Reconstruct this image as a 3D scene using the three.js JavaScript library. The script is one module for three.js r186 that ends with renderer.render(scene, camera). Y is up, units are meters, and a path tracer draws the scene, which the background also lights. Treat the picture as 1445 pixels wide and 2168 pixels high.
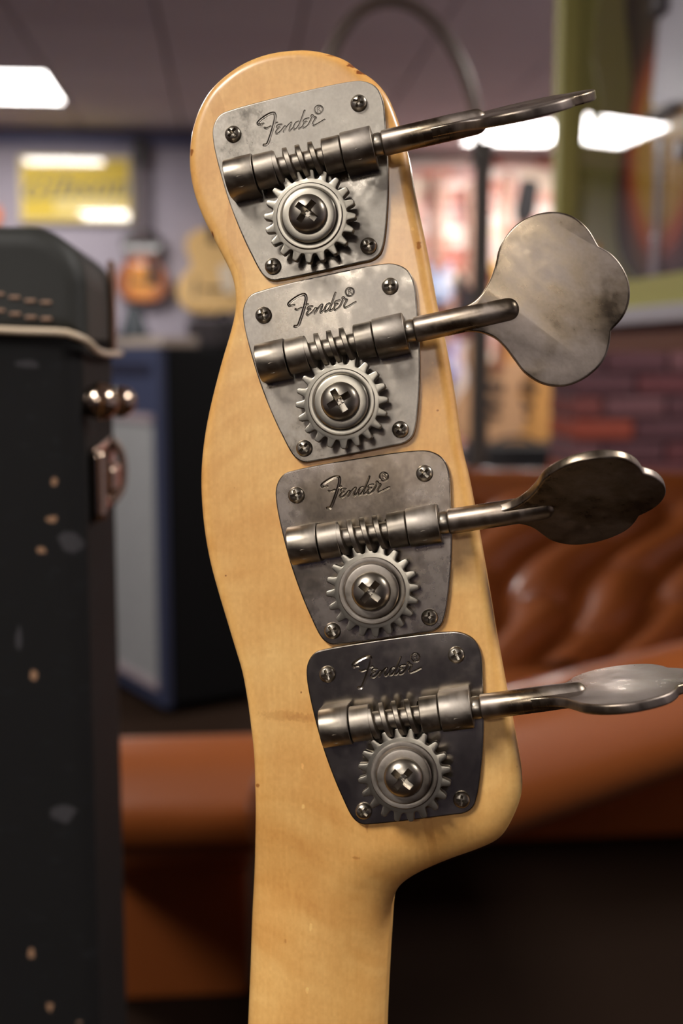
import * as THREE from 'three';
import { RoundedBoxGeometry } from 'three/addons/geometries/RoundedBoxGeometry.js';
import { mergeGeometries, mergeVertices, toCreasedNormals } from 'three/addons/utils/BufferGeometryUtils.js';
import { RectAreaLightUniformsLib } from 'three/addons/lights/RectAreaLightUniformsLib.js';
import { Brush, Evaluator, SUBTRACTION } from 'three-bvh-csg';

// ---------------------------------------------------------------- camera, light, exposure
const F = 2600, CX = 722.5, CY = 1084;              // focal length and centre in photograph pixels (1445 x 2168)
const EYE = 1.10, CEIL = 2.50, FOCUS = 0.300;
const scene = new THREE.Scene();
scene.background = new THREE.Color(0x000000);
const camera = new THREE.PerspectiveCamera(2 * Math.atan(1084 / F) * 180 / Math.PI, 1445 / 2168, 0.02, 60);
camera.position.set(0, EYE, 0);
camera.rotation.order = 'YXZ';
camera.rotation.y = -5.07 * Math.PI / 180;          // turned a little right of the room's long axis
camera.rotation.x = -7.21 * Math.PI / 180;          // and down
camera.updateMatrixWorld(true);
camera.focus = 0.297;
camera.userData.fStop = 10.0;
const renderer = new THREE.WebGLRenderer({ antialias: true });
renderer.toneMapping = THREE.LinearToneMapping;
renderer.toneMappingExposure = 1.46;
renderer.shadowMap.enabled = true;
RectAreaLightUniformsLib.init();
const LAMP_L = 20, LAMP_COLOR = [1.0, 0.955, 0.915];
// ceiling panels: [x0, x1, z near, z far] (z is distance in front of the camera; negative is behind it)
const LAMPS = [
  [-1.49, -0.89, 6.4, 7.15], [-1.49, -0.89, 2.7, 3.5], [-1.49, -0.89, -1.15, -0.25], [-1.49, -0.89, -3.9, -3.0],
  [1.51, 2.11, 7.45, 8.25], [1.51, 2.11, 3.5, 4.3], [1.51, 2.11, -0.2, 0.7],
];

// ---------------------------------------------------------------- helpers
const V3 = (x, y, z) => new THREE.Vector3(x, y, z);
const rnd = (seed) => { let s = seed >>> 0; return () => { s = (s + 0x6d2b79f5) | 0; let t = Math.imul(s ^ (s >>> 15), 1 | s); t = (t + Math.imul(t ^ (t >>> 7), 61 | t)) ^ t; return ((t ^ (t >>> 14)) >>> 0) / 4294967296; }; };
const smooth = (a, b, x) => { const t = Math.min(1, Math.max(0, (x - a) / (b - a))); return t * t * (3 - 2 * t); };
const lerp = (a, b, t) => a + (b - a) * t;
const col = (r, g, b) => new THREE.Color().setRGB(r / 255, g / 255, b / 255, THREE.SRGBColorSpace);
function towards(px, py) { return V3((px - CX) / F, -(py - CY) / F, -1).applyQuaternion(camera.quaternion); }
function at(px, py, z) { const d = towards(px, py); return d.multiplyScalar(z / -d.z).add(camera.position); }   // the point of that sight line at room depth z
const taken = {};
function numbered(name) { const n = taken[name] = (taken[name] ?? -1) + 1; return n ? name + '_' + String(n).padStart(3, '0') : name; }
function shadow(o) { o.traverse((m) => { if (m.isMesh) { m.castShadow = true; m.receiveShadow = true; } }); return o; }
function thing(name, label, category, pos = [0, 0, 0], turn = 0, group) {
  const o = new THREE.Group(); o.name = numbered(name); o.position.set(...pos); o.rotation.y = turn;
  o.userData = { label, category }; if (group) o.userData.group = group;
  scene.add(o); return o;
}
function struct(name, label, category) { const o = new THREE.Group(); o.name = numbered(name); o.userData = { label, category, kind: 'structure' }; scene.add(o); return o; }
function part(name, geometry, material, parent, label) {
  const m = new THREE.Mesh(geometry, material); m.name = name; m.castShadow = m.receiveShadow = true;
  if (label) m.userData.label = label;
  parent.add(m); return m;
}
const box = (w, h, d, x = 0, y = 0, z = 0, r = 0) => (r ? new RoundedBoxGeometry(w, h, d, 3, r) : new THREE.BoxGeometry(w, h, d)).translate(x, y, z);
const plain = (g) => { const q = g.index ? g.toNonIndexed() : g; for (const k of Object.keys(q.attributes)) if (!['position', 'normal', 'uv'].includes(k)) q.deleteAttribute(k); return q; };
const merge = (list) => mergeGeometries(list.map(plain));
function mat(c, roughness = 0.6, o = {}) { return new THREE.MeshPhysicalMaterial({ color: c, roughness, metalness: 0, ...o }); }
function tube(points, radius, n = 60, closed = false, sides = 12) { return new THREE.TubeGeometry(new THREE.CatmullRomCurve3(points, closed, 'centripetal'), n, radius, sides, closed); }
// value noise on a lattice
function hash(x, y, s) { let h = Math.imul(x, 374761393) ^ Math.imul(y, 668265263) ^ Math.imul(s, 1274126177); h = Math.imul(h ^ (h >>> 13), 1103515245); return ((h ^ (h >>> 16)) >>> 0) / 4294967296; }
function vn(x, y, s) {
  const i = Math.floor(x), j = Math.floor(y), a = x - i, b = y - j, u = a * a * (3 - 2 * a), v = b * b * (3 - 2 * b);
  return lerp(lerp(hash(i, j, s), hash(i + 1, j, s), u), lerp(hash(i, j + 1, s), hash(i + 1, j + 1, s), u), v);
}
function fbm(x, y, s, o = 4) { let t = 0, a = 0.5, f = 1; for (let k = 0; k < o; k++) { t += a * vn(x * f, y * f, s + k * 17); a *= 0.5; f *= 2.03; } return t / (1 - Math.pow(0.5, o)); }
function dataTexture(w, h, fn, srgb) {
  const d = new Uint8Array(w * h * 4);
  for (let y = 0; y < h; y++) for (let x = 0; x < w; x++) { const c = fn(x / w, y / h); const k = (y * w + x) * 4; for (let i = 0; i < 3; i++) d[k + i] = Math.max(0, Math.min(255, c[i])); d[k + 3] = 255; }
  const t = new THREE.DataTexture(d, w, h); t.magFilter = THREE.LinearFilter; t.minFilter = THREE.LinearFilter; t.wrapS = t.wrapT = THREE.RepeatWrapping;
  if (srgb) t.colorSpace = THREE.SRGBColorSpace; t.needsUpdate = true; return t;
}
function canvasTexture(w, h, draw, srgb = true) {
  const c = document.createElement('canvas'); c.width = w; c.height = h; draw(c.getContext('2d'), w, h);
  const t = new THREE.CanvasTexture(c); if (srgb) t.colorSpace = THREE.SRGBColorSpace; t.wrapS = t.wrapT = THREE.ClampToEdgeWrapping; return t;
}
function planarUV(g, fn) { const p = g.attributes.position, uv = new Float32Array(p.count * 2); for (let i = 0; i < p.count; i++) { const q = fn(p.getX(i), p.getY(i), p.getZ(i)); uv[2 * i] = q[0]; uv[2 * i + 1] = q[1]; } g.setAttribute('uv', new THREE.BufferAttribute(uv, 2)); return g; }
const MM = 0.001;

// ---------------------------------------------------------------- the room
const WALL_L = 7.95, WALL_R = 8.75, CORNER = 0.5, X0 = -4.49, X1 = 3.31, ZB = 4.2;   // depths of the two back walls, the corner between them, the sides, the wall behind the camera
const paint = mat(col(170, 162, 174), 0.75, { map: dataTexture(256, 256, (u, v) => { const k = 225 + 30 * fbm(u * 8, v * 8, 3); return [k, k, k]; }, true) });
{
  const fl = struct('floor', 'dark brown carpet of the shop', 'floor');
  part('carpet', box(X1 - X0, 0.1, WALL_R + ZB, (X0 + X1) / 2, -0.05, (ZB - WALL_R) / 2), mat(col(36, 25, 18), 1, { specularIntensity: 0.1 }), fl);
  const wl = struct('wall_back', 'pale lavender painted wall behind the hanging guitars', 'wall');
  part('plaster', box(CORNER - X0, CEIL, 0.1, (X0 + CORNER) / 2, CEIL / 2, -WALL_L - 0.05), paint, wl);
  part('return_face', box(0.1, CEIL, WALL_R - WALL_L, CORNER - 0.05, CEIL / 2, -(WALL_L + WALL_R) / 2 - 0.05), paint, wl);
  part('picture_rail', box(CORNER - X0, 0.10, 0.03, (X0 + CORNER) / 2, CEIL - 0.055, -WALL_L + 0.015), mat(col(104, 104, 134), 0.6), wl, 'blue grey band under the ceiling');
  const sl = struct('wall_left', 'plain lavender side wall', 'wall');
  part('plaster', box(0.1, CEIL, WALL_R + ZB, X0 - 0.05, CEIL / 2, (ZB - WALL_R) / 2), paint, sl);
  const sr = struct('wall_right', 'plain lavender side wall by the display cabinet', 'wall');
  part('plaster', box(0.1, CEIL, WALL_R + ZB, X1 + 0.05, CEIL / 2, (ZB - WALL_R) / 2), paint, sr);
  const bk = struct('wall_front', 'cream wall with a navy lower part behind the viewer', 'wall');
  part('plaster', box(X1 - X0, CEIL - 1.95, 0.1, (X0 + X1) / 2, (CEIL + 1.95) / 2, ZB + 0.05), mat(col(226, 214, 202), 0.8), bk);
  part('wainscot', box(X1 - X0, 1.95, 0.12, (X0 + X1) / 2, 0.975, ZB + 0.04), mat(col(46, 44, 66), 0.7), bk, 'navy lower part');
  // brick wall at the far right: every brick a piece of its own
  const bw = struct('wall_brick', 'pink and red brick wall at the end of the shop', 'wall');
  part('mortar', box(X1 - CORNER, CEIL, 0.1, (X1 + CORNER) / 2, CEIL / 2, -WALL_R - 0.062), mat(col(238, 226, 218), 0.9), bw);
  const R = rnd(5), bricks = [[236, 192, 180], [242, 214, 204], [218, 148, 130], [246, 228, 218], [230, 178, 160], [204, 130, 116], [242, 220, 198], [214, 170, 164]].map((c) => mat(col(...c), 0.85));
  const bg = [box(0.225, 0.068, 0.03, 0, 0, 0, 0.006), box(0.105, 0.068, 0.03, 0, 0, 0, 0.006)];
  let n = 0; const rest = [];
  for (let r = 0; r < 31; r++) for (let k = 0; k < 12; k++) {
    const y = CEIL - 0.045 - r * 0.08, off = r % 2 ? 0.118 : 0; let x = CORNER + 0.118 + k * 0.236 - off, g = bg[0];
    if (x - 0.1125 < CORNER) { x = CORNER + 0.058; g = bg[1]; }
    if (x + 0.1125 > X1) continue;
    const z = -WALL_R - 0.002 + R() * 0.007;
    const m = bricks[Math.floor(R() * bricks.length)];
    if (r < 24 && n < 290) { n++; part('brick', g, m, bw).position.set(x, y, z); } else rest.push(plain(g.clone()).translate(x, y, z));
  }
  const rb = part('brick_courses', mergeGeometries(rest), bricks[2], bw); rb.userData.kind = 'stuff';
  // suspended ceiling: tiles in a grid, lamps in place of some tiles
  const ce = struct('ceiling', 'grey suspended ceiling of square tiles', 'ceiling');
  part('deck', box(X1 - X0, 0.06, WALL_R + ZB, (X0 + X1) / 2, CEIL + 0.075, (ZB - WALL_R) / 2), mat(col(120, 108, 104), 0.9), ce);
  const tg = box(0.586, 0.02, 0.586, 0, 0, 0), tm = [mat(col(244, 238, 244), 0.9), mat(col(240, 233, 240), 0.9), mat(col(247, 241, 247), 0.9)];
  const gridX = [], gridZ = [];
  for (let x = X0; x < X1 - 0.3; x += 0.6) gridX.push(x);
  for (let k = 0; k < 22; k++) gridZ.push(WALL_R - 0.2 - k * 0.6);
  for (const x of gridX) for (const z of gridZ) {
    const cx = x + 0.3, cz = z - 0.3;
    if (cz < -ZB + 0.2) continue;
    const lamp = LAMPS.find(([a, b, c, d]) => cx > a && cx < b && z > c + 0.001 && z - 0.6 < d - 0.001);
    if (lamp) {                                       // the lamp fills part of this cell; cut tiles close the rest
      for (const [lo, hi] of [[z - 0.6, Math.min(z, lamp[2])], [Math.max(z - 0.6, lamp[3]), z]]) if (hi - lo > 0.03) part('ceiling_tile', box(0.586, 0.02, hi - lo - 0.008), tm[0], ce).position.set(cx, CEIL + 0.01, -(lo + hi) / 2);
      continue;
    }
    part('ceiling_tile', tg, tm[Math.floor(R() * 3)], ce).position.set(cx, CEIL + 0.01, -cz);
  }
  const bars = [];
  for (const x of gridX) bars.push(box(0.024, 0.012, WALL_R + ZB - 0.02, x, CEIL + 0.024, (ZB - WALL_R) / 2));
  for (const z of gridZ) bars.push(box(X1 - X0 - 0.02, 0.012, 0.024, (X0 + X1) / 2, CEIL + 0.024, -z));
  part('ceiling_grid', merge(bars), mat(col(120, 96, 88), 0.7), ce, 'brownish metal grid between the tiles');
}
// ceiling lamps: a glowing panel and an area light of the same size just below it
{
  const glow = new THREE.MeshStandardMaterial({ color: 0xffffff, emissive: new THREE.Color(...LAMP_COLOR), emissiveIntensity: 6, roughness: 0.5 });
  const rim = mat(col(235, 235, 235), 0.5);
  const where = ['above the yellow sign', 'nearer the amplifier', 'above the viewer by the case', 'far behind the viewer by the case', 'in front of the brick wall', 'above the display cabinet', 'above the viewer on the cabinet side'];
  LAMPS.forEach(([a, b, c, d], i) => {
    const w = b - a, l = d - c;
    const t = thing('ceiling_light', 'white rectangular ceiling light panel ' + where[i], 'ceiling light', [(a + b) / 2, CEIL, -(c + d) / 2], 0, 'ceiling light panels');
    part('frame', merge([box(0.02, 0.03, l, -w / 2 + 0.01, 0.01), box(0.02, 0.03, l, w / 2 - 0.01, 0.01), box(w - 0.04, 0.03, 0.02, 0, 0.01, l / 2 - 0.01), box(w - 0.04, 0.03, 0.02, 0, 0.01, -l / 2 + 0.01)]), rim, t);
    part('diffuser', box(w - 0.04, 0.012, l - 0.04, 0, 0.012), glow, t);
    const li = new THREE.RectAreaLight(new THREE.Color(...LAMP_COLOR), LAMP_L, w - 0.05, l - 0.05);
    li.name = 'ceiling_light_glow'; li.position.set(0, 0.003, 0); li.rotation.x = -Math.PI / 2; t.add(li);
  });
}

// ---------------------------------------------------------------- the bass, built in millimetres on the plane of its headstock back
const bassN = towards(1075, 1075).normalize().negate();
const bassP = camera.position.clone().addScaledVector(bassN, -FOCUS);
const bassY = V3(0, 1, 0).applyQuaternion(camera.quaternion); bassY.addScaledVector(bassN, -bassY.dot(bassN)).normalize();
const bassX = bassY.clone().cross(bassN);
const DROP = (bassP.y / bassY.y);                   // from the plane's foot point down the neck to the floor
function onBass(px, py, h) {                        // photograph pixel to millimetres on the plane h above the headstock's back
  const r = towards(px, py), p = bassP.clone().addScaledVector(bassN, h * MM), t = p.clone().sub(camera.position).dot(bassN) / r.dot(bassN);
  const q = camera.position.clone().addScaledVector(r, t).sub(bassP); return [q.dot(bassX) / MM, q.dot(bassY) / MM];
}
const bass = thing('bass_guitar', 'maple bass guitar neck and headstock seen from behind with four tuning machines', 'bass guitar');
bass.position.copy(bassP).addScaledVector(bassY, -DROP);
bass.quaternion.setFromRotationMatrix(new THREE.Matrix4().makeBasis(bassX, bassY, bassN));
const onto = (m, x = 0, y = 0, z = 0) => { m.position.set(x * MM, DROP + y * MM, z * MM); return m; };

const maple = (() => {
  const W = 1024, H = 2048, R = rnd(11), dings = [];
  for (let i = 0; i < 40; i++) dings.push([R(), R(), 0.0005 + R() * 0.0012, R()]);
  // marks seen on the wood: [pixel x, pixel y, radius across and along in mm, darkening]; pale flecks are above 1
  const marks = [[640, 1622, 0.4, 0.9, 1.12], [641, 1708, 0.5, 0.8, 1.15], [656, 1966, 0.6, 1.1, 1.1], [648, 2100, 0.5, 1.0, 1.1], [752, 1818, 1.0, 0.5, 0.86], [745, 138, 1.6, 0.7, 0.52], [763, 152, 1.7, 0.8, 0.5], [700, 117, 1.6, 0.4, 0.72], [404, 322, 0.7, 1.1, 0.62], [447, 497, 0.4, 0.9, 0.45], [478, 1219, 0.25, 0.25, 0.5], [637, 1466, 0.2, 0.2, 0.5], [543, 1665, 0.8, 0.5, 0.7], [776, 1745, 0.5, 2.4, 0.84], [700, 1610, 0.5, 1.0, 0.8], [925, 870, 0.3, 0.3, 0.7], [885, 520, 0.7, 1.2, 0.7], [600, 1515, 7, 1.6, 0.93], [640, 1520, 5, 1.4, 0.94]]
    .map(([x, y, a, b, k]) => [...onBass(x, y, -0.5), a, b, k]);
  const map = dataTexture(W, H, (u, v) => {
    const x = u * 170, y = v * 340, lx = x - 120, ly = y - 170;    // millimetres, and place on the headstock
    const wob = 3 * fbm(x / 30, y / 60, 7, 3);
    const fibre = fbm(x / 0.8 + wob, y / 7, 21, 3) - 0.5;
    const curl = fbm(x / 16 + wob * 0.4, (y + 7 * Math.sin(x / 13) + 10 * fbm(x / 22, y / 30, 15, 2)) / 4.6, 31, 3) - 0.5;
    const patch = fbm(x / 30, y / 42, 51, 4) - 0.5;
    const fleck = fbm(x / 0.75, y / 0.9, 71, 2) - 0.5;
    let k = 1 + 0.05 * fibre + 0.10 * curl * (0.5 + 1.2 * fbm(x / 40, y / 50, 77, 2)) + 0.17 * patch + 0.06 * fleck;
    const warm = 1.5 * patch + 1.0 * curl + 0.4 * fibre;
    for (const [a, b, r, q] of dings) { const dx = (u - a) * 0.5, dy = v - b, d = Math.hypot(dx * (1 + q), dy) / r; if (d < 1) k *= q > 0.5 ? 0.88 : 1.08; }
    for (const [mx, my, a, b, q] of marks) { const d = Math.hypot((lx - mx) / a, (ly - my) / b) + 0.5 * (vn(x / 0.4, y / 0.4, 5) - 0.5); if (d < 1) k *= lerp(1, q, smooth(1, 0.55, d)); }
    const line = Math.abs(((x * 0.5 + y * 0.16 + 9 * fbm(x / 26, y / 26, 61, 3)) % 46) - 23);
    if (line < 0.6) k *= 0.955;
    return [241 * Math.pow(k, 0.8), 184 * Math.pow(k, 1.25) * (1 + 0.03 * warm), 106 * Math.pow(k, 1.8) * (1 + 0.08 * warm)];
  }, true);
  const bump = dataTexture(512, 1024, (u, v) => { const k = 140 + 70 * (fbm(u * 60, v * 40, 81, 3) - 0.5) + 40 * (fbm(u * 300, v * 120, 91, 2) - 0.5); return [k, k, k]; });
  return new THREE.MeshPhysicalMaterial({ map, roughness: 0.42, clearcoat: 0.55, clearcoatRoughness: 0.22, bumpMap: bump, bumpScale: 0.00006 });
})();
{
  const L = [[523, 2168], [528, 2050], [533, 1900], [537, 1800], [540, 1700], [538, 1600], [532, 1540], [524, 1480], [513, 1420], [498, 1370], [480, 1310], [462, 1250], [446, 1190], [435, 1130], [428, 1060], [427, 1000], [432, 940], [442, 880], [456, 820], [472, 760], [487, 710], [497, 670], [500, 640], [497, 606], [488, 575], [470, 540], [450, 500], [430, 460], [412, 410], [403, 360], [403, 320], [408, 280], [422, 235], [445, 195], [475, 165], [510, 140], [550, 122], [590, 112], [625, 108.6], [641, 108]];
  const Rr = [[817, 2168], [822, 2060], [828, 1960], [832, 1905], [838, 1882], [850, 1862], [876, 1842], [910, 1824], [960, 1802], [1018, 1780], [1059, 1757], [1090, 1716], [1102, 1680], [1105, 1641], [1095, 1572], [1071, 1444], [1050, 1330], [1039, 1262], [1015, 1124], [991, 999], [980, 955], [965, 851], [945, 734], [927, 654], [906, 540], [881, 419], [866, 335], [843, 262], [822, 212], [800, 180], [776, 160], [756, 148], [738, 132], [715, 122], [680, 112], [657, 108.6], [641, 108]];
  const THICK = 14, NECK = 21;
  const neckT = (py) => smooth(1660, 1950, py);
  const hL = (py) => lerp(-2.6, -9, neckT(py)), hR = (py, px) => lerp(lerp(-2.6, lerp(-11.4, -3, smooth(1060, 1100, px) * smooth(1600, 1720, py)), smooth(150, 300, py)), -15, neckT(py));
  const dense = (pts, h) => {
    const raw = pts.map(([x, y]) => onBass(x, y, h(y, x)));
    const c = new THREE.CatmullRomCurve3(raw.map(([x, y]) => V3(x, y, 0)), false, 'centripetal');
    let q = c.getSpacedPoints(420).map((p) => [p.x, p.y]);
    for (let it = 0; it < 6; it++) q = q.map((p, i) => i === 0 || i === q.length - 1 ? p : [(q[i - 1][0] + 2 * p[0] + q[i + 1][0]) / 4, (q[i - 1][1] + 2 * p[1] + q[i + 1][1]) / 4]);
    return q;
  };
  const dl = dense(L, hL), dr = dense(Rr, hR);
  // the neck goes on below the picture, straight along its own axis and slowly wider, to the body joint
  const down = (q, side) => { const [x, y] = q[0], out = []; for (let s = 620; s > 0; s -= 20) out.push([x - s * 0.035 + side * s * 0.009, y - s]); return out.concat(q); };
  const OL = down(dl, -1), OR = down(dr, 1);
  const top = Math.max(OL[OL.length - 1][1], OR[OR.length - 1][1]);
  OL.push([(OL[OL.length - 1][0] + OR[OR.length - 1][0]) / 2, top + 0.02]); OR.push(OL[OL.length - 1].slice());
  for (const o of [OL, OR]) for (let i = 1; i < o.length; i++) o[i][1] = Math.max(o[i][1], o[i - 1][1] + 1e-4);
  const xAt = (o, y) => { let a = 0, b = o.length - 1; while (b - a > 1) { const m = (a + b) >> 1; if (o[m][1] <= y) a = m; else b = m; } const t = Math.min(1, Math.max(0, (y - o[a][1]) / (o[b][1] - o[a][1]))); return lerp(o[a][0], o[b][0], t); };
  const all = OL.concat(OR.slice().reverse());
  const dist = (x, y) => {
    let best = 1e9;
    for (let i = 1; i < all.length; i++) {
      const [ax, ay] = all[i - 1], [bx, by] = all[i]; if (Math.min(Math.abs(ay - y), Math.abs(by - y)) > 30 + Math.abs(ay - by)) continue;
      const dx = bx - ax, dy = by - ay, t = Math.max(0, Math.min(1, ((x - ax) * dx + (y - ay) * dy) / (dx * dx + dy * dy + 1e-12)));
      const d = (x - ax - dx * t) ** 2 + (y - ay - dy * t) ** 2; if (d < best) best = d;
    }
    return Math.sqrt(best);
  };
  const y0 = OL[0][1], ys = [];
  for (let y = y0; y < -130; y += 12) ys.push(y);
  for (let y = -130; y < top - 9; y += 0.62) ys.push(y);
  for (let k = 0; k <= 40; k++) ys.push(top - 9 * Math.pow(1 - k / 40, 2));
  const pyOf = (y) => 1075 - y * F / (FOCUS / MM);                   // roughly, for the blend from headstock to neck
  const edge = [0, 0.12, 0.35, 0.7, 1.1, 1.6, 2.2, 3, 4.2, 6, 8.5, 11.5];
  const pos = [], uv = [], idx = [], NB = edge.length * 2 + 14;
  ys.forEach((y, r) => {
    const xl = xAt(OL, y), xr = xAt(OR, y), w = Math.max(xr - xl, 0.02), s = Math.min(1, w / 30);
    const xs = edge.map((e) => xl + e * s); const a = xs[xs.length - 1], b = xr - edge[edge.length - 1] * s;
    for (let k = 1; k <= 14; k++) xs.push(lerp(a, b, k / 15));
    for (let k = edge.length - 1; k >= 0; k--) xs.push(xr - edge[k] * s);
    const py = pyOf(y), t = neckT(py), half = w / 2;
    const rad = lerp(2.6, Math.min(half, 19), smooth(1560, 1960, py)), depth = lerp(2.6, 9.5, t), apex = lerp(0, -1.2, t), front = -lerp(THICK, NECK, smooth(1840, 1900, py));
    const back = [], fr = [];
    xs.forEach((x, i) => {
      const d = i === 0 || i === xs.length - 1 ? 0 : dist(x, y), q = 1 - Math.min(1, d / rad);
      back.push([x, y, apex - depth * (1 - Math.sqrt(Math.max(0, 1 - q * q)))]);
      const q2 = 1 - Math.min(1, d / 2); fr.push([x, y, front + 2 * (1 - Math.sqrt(Math.max(0, 1 - q2 * q2)))]);
    });
    for (const p of back.concat(fr.reverse())) { pos.push(...p); uv.push((p[0] + 120) / 170, (p[1] + 170) / 340); }
    const n = NB * 2;
    if (r) for (let k = 0; k < n; k++) { const a1 = (r - 1) * n + k, b1 = (r - 1) * n + (k + 1) % n, c1 = r * n + k, d1 = r * n + (k + 1) % n; idx.push(a1, b1, d1, a1, d1, c1); }
  });
  const g = new THREE.BufferGeometry();
  g.setAttribute('position', new THREE.Float32BufferAttribute(pos, 3)); g.setAttribute('uv', new THREE.Float32BufferAttribute(uv, 2)); g.setIndex(idx);
  g.computeVertexNormals(); g.scale(MM, MM, MM);
  onto(part('neck_and_headstock', g, maple, bass, 'amber lacquered maple'));
  // the body, below the picture, standing on the floor
  const ax = (OL[0][0] + OR[0][0]) / 2, ay = y0, sl = 0.035, bot = -DROP / MM + 6;
  const hh = ay + 70 - bot;
  const half = [[0, 0], [70, 4], [128, 40], [160, 110], [150, 180], [118, 235], [122, 290], [140, 330], [118, 372], [84, 352], [62, 318], [34, 318]].map(([x, y]) => [x, y * hh / 330]);
  const sh = new THREE.Shape(new THREE.SplineCurve([...half.map(([x, y]) => new THREE.Vector2(x, y)), ...half.slice(1).reverse().map(([x, y]) => new THREE.Vector2(-x, y))].concat([new THREE.Vector2(0, 0)])).getPoints(140));
  const bg = new THREE.ExtrudeGeometry(sh, { depth: 34, bevelEnabled: true, bevelThickness: 5, bevelSize: 5, bevelSegments: 4, curveSegments: 24 });
  bg.translate(ax - sl * (ay - bot) * 0.5, bot, -34).scale(MM, MM, MM);
  onto(part('body', bg, mat(col(196, 150, 92), 0.3, { clearcoat: 0.6, clearcoatRoughness: 0.1 }), bass, 'blond body standing on the floor'), 0, 0, -18);
}

// tuning machines ------------------------------------------------------
const stroke = [   // the engraved script, as strokes in millimetres on the plate (from the photograph's clearest plate)
  ['F', 0.62, [[95, 345], [84, 312], [150, 255], [270, 188], [360, 165], [396, 190], [402, 250], [385, 330], [350, 440], [300, 580], [240, 715], [180, 728]]],
  ['F', 0.4, [[90, 345], [120, 352], [182, 338]]], ['F', 0.4, [[200, 415], [238, 432], [310, 402]]], ['F', 0.4, [[375, 372], [432, 345]]],
  ['e', 0.4, [[512, 388], [452, 392], [424, 428], [474, 438], [424, 486], [404, 530], [438, 545], [492, 510], [560, 440]]],
  ['n', 0.4, [[552, 444], [578, 430], [550, 524], [604, 448], [676, 378], [692, 386], [655, 496], [672, 516], [724, 470]]],
  ['d', 0.4, [[824, 362], [772, 388], [734, 458], [744, 502], [792, 480], [856, 386], [942, 176]]], ['d', 0.4, [[884, 320], [824, 470], [850, 492], [902, 456]]],
  ['e', 0.4, [[1012, 320], [940, 338], [918, 378], [972, 380], [918, 424], [904, 474], [940, 486], [1004, 438], [1072, 320]]],
  ['r', 0.4, [[1072, 320], [1098, 290], [1076, 268], [1068, 296], [1128, 312], [1142, 332], [1090, 418], [1102, 458], [1152, 448], [1302, 374]]],
];
const TC = [[-47.4, 70.35], [-39.65, 25.4], [-32.3, -19.85], [-24.6, -63.9]], TA = [10.8, 11.0, 8.9, 8.9].map((a) => a * Math.PI / 180);
const logo = stroke.map(([, w, pts]) => [w, pts.map(([x, y]) => {
  const q = onBass(740 + x / 8.5, 1370 + y / 8.5, 1.2), dx = q[0] - TC[3][0], dy = q[1] - TC[3][1], c = Math.cos(TA[3]), s = Math.sin(TA[3]);
  return [dx * c + dy * s - 0.3, -dx * s + dy * c];
})]);
const plateU = (x) => (x + 23) / 48, plateV = (y) => (y + 14) / 48;
const engraving = canvasTexture(1536, 1536, (c, w) => {
  const S = w / 48;
  c.fillStyle = '#fff'; c.fillRect(0, 0, w, w); c.lineCap = c.lineJoin = 'round';
  const path = (pts) => { c.beginPath(); const q = new THREE.SplineCurve(pts.map(([x, y]) => new THREE.Vector2(x, y))).getPoints(pts.length * 8); q.forEach((p, i) => c[i ? 'lineTo' : 'moveTo']((p.x + 23) * S, w - (p.y + 14) * S)); c.stroke(); };
  for (let q = 0; q < 14; q++) {
    const k = q / 2, v = Math.round(255 - 36 * (k + 0.25)); c.strokeStyle = `rgb(${v},${v},${v})`;
    for (const [wd, pts] of logo) { c.lineWidth = wd * S * (1.25 - k * 0.16); path(pts); }
    c.lineWidth = 0.34 * S * (1.25 - k * 0.16); c.beginPath(); c.arc((6.45 + 23) * S, w - (26.75 + 14) * S, 1.02 * S, 0, 7); c.stroke();
    if (k < 4) { c.lineWidth = 0.2 * S * (1.25 - k * 0.2); path([[6.1, 26.2], [6.2, 27.3], [6.6, 27.3], [6.75, 27.05], [6.55, 26.8], [6.15, 26.8]]); path([[6.5, 26.8], [6.85, 26.2]]); }
  }
}, false);
function tarnish(seed, light, haze, warm, spread = 1, fs = 1) {           // colour and roughness of old nickel: cloudy patches, streaks, specks
  const f = (U, V) => { const u = U * fs, v = V * fs, a = fbm(u * 4, v * 4, seed, 5), b = fbm(u * 26, v * 26, seed + 5, 4), c = fbm(u * 120, v * 90, seed + 9, 2), sp = vn(u * 170, v * 170, seed + 13) > 0.965 ? 1 : 0; return [smooth(0.3, 0.72, a + 0.12 * (b - 0.5)), b - 0.5, c - 0.5, sp]; };
  const colr = dataTexture(512, 512, (u, v) => { const [a, b, c, sp] = f(u, v); const k = light * (1 + spread * (0.16 * (a - 0.5) + 0.14 * b + 0.10 * c)) - 12 * sp * (a > 0.5 ? 1 : -0.6); return [k * (1 + 0.02 * warm), k * (0.96 - 0.012 * warm * (1 - a)), k * (0.895 - 0.05 * warm * (1 - a))]; }, true);
  const ro = dataTexture(512, 512, (u, v) => { const [a, b, c] = f(u, v); const k = 255 * Math.min(1, haze * (1 + spread * (0.45 * (a - 0.5) + 0.35 * b + 0.12 * c))); return [k, k, k]; });
  return { map: colr, roughnessMap: ro, roughness: 1, metalness: 1, color: 0xffffff };
}
const plateMats = [[101, 148, 0.44, 0.3, 1.5], [203, 148, 0.37, 0.6, 1.5], [307, 142, 0.25, 1.4, 0.7], [409, 152, 0.23, 0.9, 0.6]].map((a) => new THREE.MeshPhysicalMaterial({ ...tarnish(...a), bumpMap: engraving, bumpScale: 0.00022 }));
const nickel = new THREE.MeshPhysicalMaterial(tarnish(511, 152, 0.45, 0.9, 0.9, 2.2));
const paddleMat = new THREE.MeshPhysicalMaterial(tarnish(613, 138, 0.36, 2.2, 1.0, 2.4));
const steel = new THREE.MeshPhysicalMaterial({ color: col(166, 157, 143), metalness: 1, roughness: 0.34 });
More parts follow.
